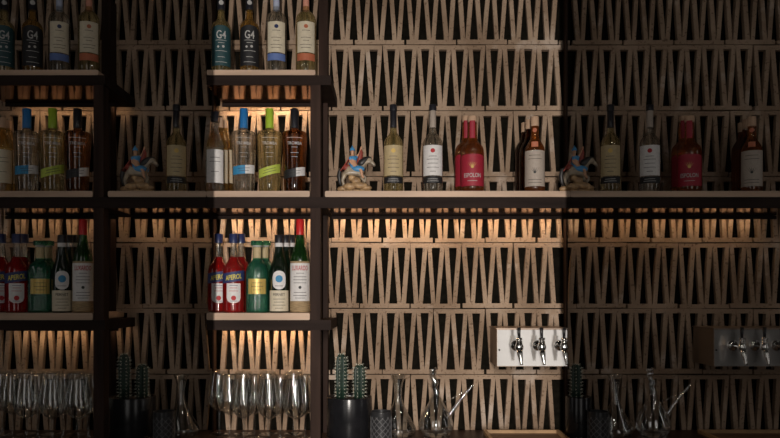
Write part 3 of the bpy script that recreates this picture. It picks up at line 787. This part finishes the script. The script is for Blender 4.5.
# ------------------------------------------------------------------ beer tap box
def tap_box(pxo, x_end, label):
    Yf = 0.115; k_ = sz(Yf)
    x0 = PX(497+pxo, Yf); x1 = x_end; z0 = PZ(366.5, Yf); z1 = PZ(329.0, Yf)
    t = empty('tap_dispenser', ((x0+x1)/2, S, z0), label, 'beer taps')
    cx = (x0+x1)/2
    def L(mb): mb.v = [(x-cx, y-S, z-z0) for x, y, z in mb.v]; return mb
    L(MB().box(x0, x1, Yf+0.0015, S-0.001, z0, z1)).build('housing', M['steel_side'], t)
    L(MB().rbox(x0+0.0012, x1-0.0012, Yf, Yf+0.0013, z0+0.002, z1-0.003, 0.002)).build('front_panel', M['steel_panel'], t)
    L(MB().box(x0-0.003, x1+0.001, Yf-0.003, S-0.001, z1, z1+0.0035)).build('top_lip', M['steel_side'], t)
    scw = MB(); c = (PX(499.3+pxo, Yf), PZ(350, Yf))
    scw.v = []; s2 = MB().lathe([(0, 0), (0.0036, 0), (0.003, 0.0016), (0, 0.002)], 14)
    s2.v = [(c[0]+x, Yf-z, c[1]+y) for x, y, z in s2.v]; L(s2).build('screw', M['screw'], t)
    for tp in (515.8, 537.8, 559.6):
        Yt = 0.045; kt = sz(Yt)
        X = PX(tp+pxo, Yf) ; 
        Z = lambda p: PZ(p, Yf)
        fl = MB().lathe([(0, 0), (0.020, 0), (0.020, 0.003), (0.015, 0.007), (0.008, 0.008), (0.0075, Yf-Yt-0.008), (0, Yf-Yt-0.006)], 28)
        fl.v = [(X+x, Yf-z, Z(345.5)+y) for x, y, z in fl.v]
        tap = L(fl).build('tap', M['chrome'], t)
        bx = X
        body = MB().lathe([(0, Z(350)-0.004), (0.008, Z(350)), (0.0150, Z(347.5)), (0.0158, Z(345.5)), (0.0125, Z(342.5)), (0.0095, Z(341)), (0, Z(341))], 26, (bx, Yt))
        L(body).build('tap_body', M['chrome'], tap)
        sp = MB().tube([(bx, Yt, Z(348), 0.0120), (bx+0.001, Yt-0.010, Z(352), 0.0105), (bx+0.003, Yt-0.016, Z(357), 0.0078), (bx+0.0045, Yt-0.019, Z(361.5), 0.0052), (bx+0.0045, Yt-0.019, Z(362.5), 0.0060)], 18)
        L(sp).build('spout', M['chrome'], tap)
        co = MB().lathe([(0, Z(341.5)), (0.0115, Z(341.5)), (0.0115, Z(339.6)), (0.0078, Z(339.4)), (0.0078, Z(338.8)), (0.0115, Z(338.6)), (0.0115, Z(336.8)), (0, Z(336.6))], 24, (bx, Yt))
        L(co).build('collar', M['chrome'], tap)
        lv = MB().tube([(bx, Yt, Z(337), 0.0052), (bx-0.001, Yt, Z(332), 0.0058), (bx-0.001, Yt-0.002, Z(326.5), 0.0068)], 14)
        L(lv).build('lever', M['black_plastic'], tap)
tap_box(0, PX(567.5, 0.115), 'steel box with three chrome beer taps, brightly lit beside the bay edge')
tap_box(217, PX(804, 0.115), 'dim steel box with three chrome beer taps, in the right bay')

# ------------------------------------------------------------------ rider figurine
def skinned(name, pts, edges, mat, parent, sub=2):
    me = bpy.data.meshes.new(name); me.from_pydata([p[:3] for p in pts], edges, []); me.update()
    me.materials.append(mat)
    o = bpy.data.objects.new(name, me); COL.objects.link(o); o.parent = parent
    sk = o.modifiers.new('skin', 'SKIN'); sk.use_smooth_shade = True
    if not me.skin_vertices: me.attributes.new('x', 'FLOAT', 'POINT')
    for i, p in enumerate(pts):
        r = p[3] if len(p) == 4 else p[3:5]
        me.skin_vertices[0].data[i].radius = (r, r) if not isinstance(r, tuple) else r
    me.skin_vertices[0].data[0].use_root = True
    sb = o.modifiers.new('subdivision', 'SUBSURF'); sb.levels = sub; sb.render_levels = sub
    # freeze the modifiers into a plain mesh
    dg = bpy.context.evaluated_depsgraph_get(); m2 = bpy.data.meshes.new_from_object(o.evaluated_get(dg))
    for p in m2.polygons: p.use_smooth = True
    o.modifiers.clear(); o.data = m2; m2.name = name
    return o
def figurine(px, Y):
    k_ = sz(Y); z0 = SH['mid']+0.0003
    t = empty('rider_figurine', (PX(px, Y), Y, z0), None, 'figurine')
    def Q(x, py, y, r): return ((x-px)*k_, y, PZ(py, Y)-z0, r*k_)
    # base: rock with fallen figure
    b = MB()
    b.lathe([(0, 0), (17*k_, 0), (17*k_, 0.006), (15*k_, 0.010), (0, 0.011)], 28)
    b.v = [(x, y*0.62, z*(1+0.25*math.sin(x*300))) for x, y, z in b.v]
    for (x, py, y, rx, rz_) in ((350, 187, -.012, 7, 3.6), (360, 186, -.01, 8, 3.4), (343, 189, 0, 6, 3), (366, 188, -.004, 6, 2.8), (356, 181, 0.0, 5, 4), (352, 177, 0.006, 4, 5)):
        q = Q(x, py, y, 1); b.ellipsoid(q[:3], (rx*k_, 0.014, rz_*k_))
    b.build('rocky_base', M['rock'], t)
    H = [Q(352, 172.5, 0, 5.0), Q(346.5, 171, 0, 4.6), Q(358.5, 171, 0, 4.9), Q(362.5, 166.5, 0, 3.6), Q(366, 161.5, 0, 2.9), Q(369.5, 160.5, 0, 2.6), Q(373, 163.5, 0, 1.9), Q(375, 166.5, 0, 1.5),
         Q(344.5, 175.5, -.010, 2.6), Q(342.5, 181, -.011, 1.7), Q(344.5, 186.5, -.011, 1.4), Q(344.5, 175.5, .012, 2.6), Q(341, 181, .013, 1.7), Q(342, 187, .013, 1.4),
         Q(361, 175, -.008, 2.2), Q(366, 178, -.010, 1.5), Q(364, 183.5, -.010, 1.2), Q(361, 175.5, .009, 2.2), Q(364, 181, .010, 1.5), Q(363, 187, .010, 1.2),
         Q(370, 157.6, -.004, 0.7), Q(370, 157.6, .004, 0.7)]
    E = [(0,1), (0,2), (2,3), (3,4), (4,5), (5,6), (6,7), (1,8), (8,9), (9,10), (1,11), (11,12), (12,13), (2,14), (14,15), (15,16), (2,17), (17,18), (18,19), (5,20), (5,21)]
    hb = skinned('horse', H, E, M['horse'], t)
    mn = MB(); mn.tube([Q(359.0, 167, 0, 3.0), Q(362, 163, 0, 4.2), Q(366, 159.5, 0, 3.0), Q(369.5, 158, 0, 1.8), Q(371.5, 158, 0, .8)], 12)
    mn.build('mane', M['mane'], hb)
    tl = MB(); tl.tube([Q(343.5, 168.5, 0, 1.4), Q(340, 170, 0, 2.0), Q(339, 176, 0, 2.4), Q(340, 183, 0, 1.8), Q(341.5, 187, 0, .6)], 10)
    tl.build('tail', M['mane'], hb)
    hd = MB(); hd.ellipsoid(Q(374.6, 165.8, -0.0035, 1)[:3], (0.0012, 0.0010, 0.0010), 8, 6); hd.ellipsoid(Q(370.6, 161.6, -0.0085, 1)[:3], (0.0011, 0.0009, 0.0011), 8, 6)
    hd.build('horse_eye', M['mane'], hb)
    R = [Q(354, 168, -.001, 3.0), Q(353, 162.5, -.001, 3.2), Q(352.4, 158.5, 0, 3.2), Q(352.2, 155.2, 0, 1.2), Q(352.3, 152.4, -.001, 2.2), Q(352.4, 150, -.001, 1.9),
         Q(355.8, 157.3, .004, 1.5), Q(359.2, 154, .004, 1.1), Q(361.0, 148.5, .003, .9), Q(361.4, 146.2, .003, 1.0),
         Q(350.4, 158.6, -.008, 1.5), Q(350.5, 163, -.012, 1.1), Q(354, 166, -.014, .9),
         Q(357, 170, -.012, 2.3), Q(361.5, 170.5, -.016, 1.9), Q(362.0, 176, -.017, 1.3), Q(364, 179, -.017, 1.1),
         Q(357, 170, .012, 2.3), Q(361.5, 170.5, .016, 1.9), Q(362.0, 176, .017, 1.3), Q(364, 179, .017, 1.1)]
    E = [(0,1), (1,2), (2,3), (3,4), (4,5), (2,6), (6,7), (7,8), (8,9), (2,10), (10,11), (11,12), (0,13), (13,14), (14,15), (15,16), (0,17), (17,18), (18,19), (19,20)]
    rd = skinned('rider', R, E, M['skin'], t)
    tn = MB()
    q = Q(353, 161.5, -0.0005, 1)
    prof = [(0, 0), (4.6, 0), (5.2, 1.0), (3.9, 4), (3.7, 7.5), (4.0, 10.5), (3.2, 13), (0, 13.5)]
    tm = MB().lathe([(r*k_, z*k_) for r, z in prof], 24)
    tn.add([(x*1.0+q[0], y*0.85+q[1], z+PZ(169.5, Y)-z0) for x, y, z in tm.v], tm.f, True)
    tn.ellipsoid(Q(358, 169.5, -.011, 1)[:3], (7.0*k_, 3.0*k_, 3.4*k_)); tn.ellipsoid(Q(358, 169.5, .011, 1)[:3], (7.0*k_, 3.0*k_, 3.4*k_))
    tn.ellipsoid(Q(350.6, 159, -.008, 1)[:3], (1.9*k_, 1.9*k_, 2.6*k_)); tn.ellipsoid(Q(355.8, 157.2, .004, 1)[:3], (2.4*k_, 1.9*k_, 1.9*k_))
    tn.build('tunic', M['tunic'], rd)
    hm = MB().lathe([(2.7*k_, -0.1*k_), (2.6*k_, 1.2*k_), (2.0*k_, 2.6*k_), (1.0*k_, 3.4*k_), (0.5*k_, 5.0*k_), (0, 5.4*k_), ], 18)
    q = Q(352.3, 150.8, -.001, 1); hm.v = [(x+q[0], y+q[1], z+q[2]) for x, y, z in hm.v]; hm.build('helmet', M['tunic'], rd)
    cp = MB(); vs = []; NU, NV = 8, 8
    for lay in (0, 0.0022):
        for j in range(NV+1):
            f = j/NV
            for i in range(NU+1):
                u = i/NU*2-1
                x, py = 350.6-9.5*f**1.3+1.3*u*0, 157+15*f**1.1
                q = Q(x, py, u*(0.010+0.008*f)+0.0012*math.sin(u*9), 1)
                vs.append((q[0]-lay-0.0012*math.cos(u*7), q[1], q[2]+lay))
    W = NU+1; Hh = W*(NV+1); fs = []
    for j in range(NV):
        for i in range(NU):
            a = j*W+i; fs.append((a, a+1, a+W+1, a+W)); fs.append((Hh+a, Hh+a+W, Hh+a+W+1, Hh+a+1))
    for i in range(NU): fs.append((i, Hh+i, Hh+i+1, i+1)); a = NV*W+i; fs.append((a, a+1, Hh+a+1, Hh+a))
    for j in range(NV): a = j*W; fs.append((a, a+W, Hh+a+W, Hh+a)); a = j*W+NU; fs.append((a, Hh+a, Hh+a+W, a+W))
    cp.add(vs, fs, True)
    cp.ellipsoid(Q(347, 168, -.008, 1)[:3], (4.5*k_, 0.008, 3.2*k_))
    cp.build('cape', M['cape'], rd)
    bn = MB().tube([Q(360.5, 147.5, .004, .7), Q(360.9, 152, .006, 2.0), Q(359.6, 158, .008, 3.0), Q(358.5, 164, .009, 2.6), Q(359.5, 167, .009, .8)], 12)
    bn.build('banner', M['cape'], rd)
    item(t, px, Y, 'painted figurine of a blue-clad rider on a dark-maned horse')
figurine(356.8, 0.06)

# ------------------------------------------------------------------ copies in the dim bays, and labels
index_kids()
nouns = {}
def suffix(words, where):
    s_ = words + (', ' if len(words.split()) < 99 else '') + where
    return s_
SKIP_LEFT = (215.0,)
for root, px, Y, words, group in list(ITEMS):
    for off, where, lo, hi in ((-217, 'dim left bay', -10, 204), (217, 'dim right bay', 572, 792)):
        q = px + off
        fig = root.name.startswith('rider_figurine')
        if px in SKIP_LEFT and off < 0: continue
        if not (lo <= q <= hi): continue
        if fig and off > 0: q += 5
        c = copy_tree(root)
        c.location.x = PX(q, Y)
        if not root.name.startswith(('wine_glass', 'rider', 'wine_carafe', 'glass_porron', 'patterned')):
            c.rotation_euler.z = -math.atan2(PX(q, Y), D+Y)
        c['label'] = words + ', ' + where
        if group: c['group'] = group
    root['label'] = words + ', bright middle bay'
    if group: root['group'] = group
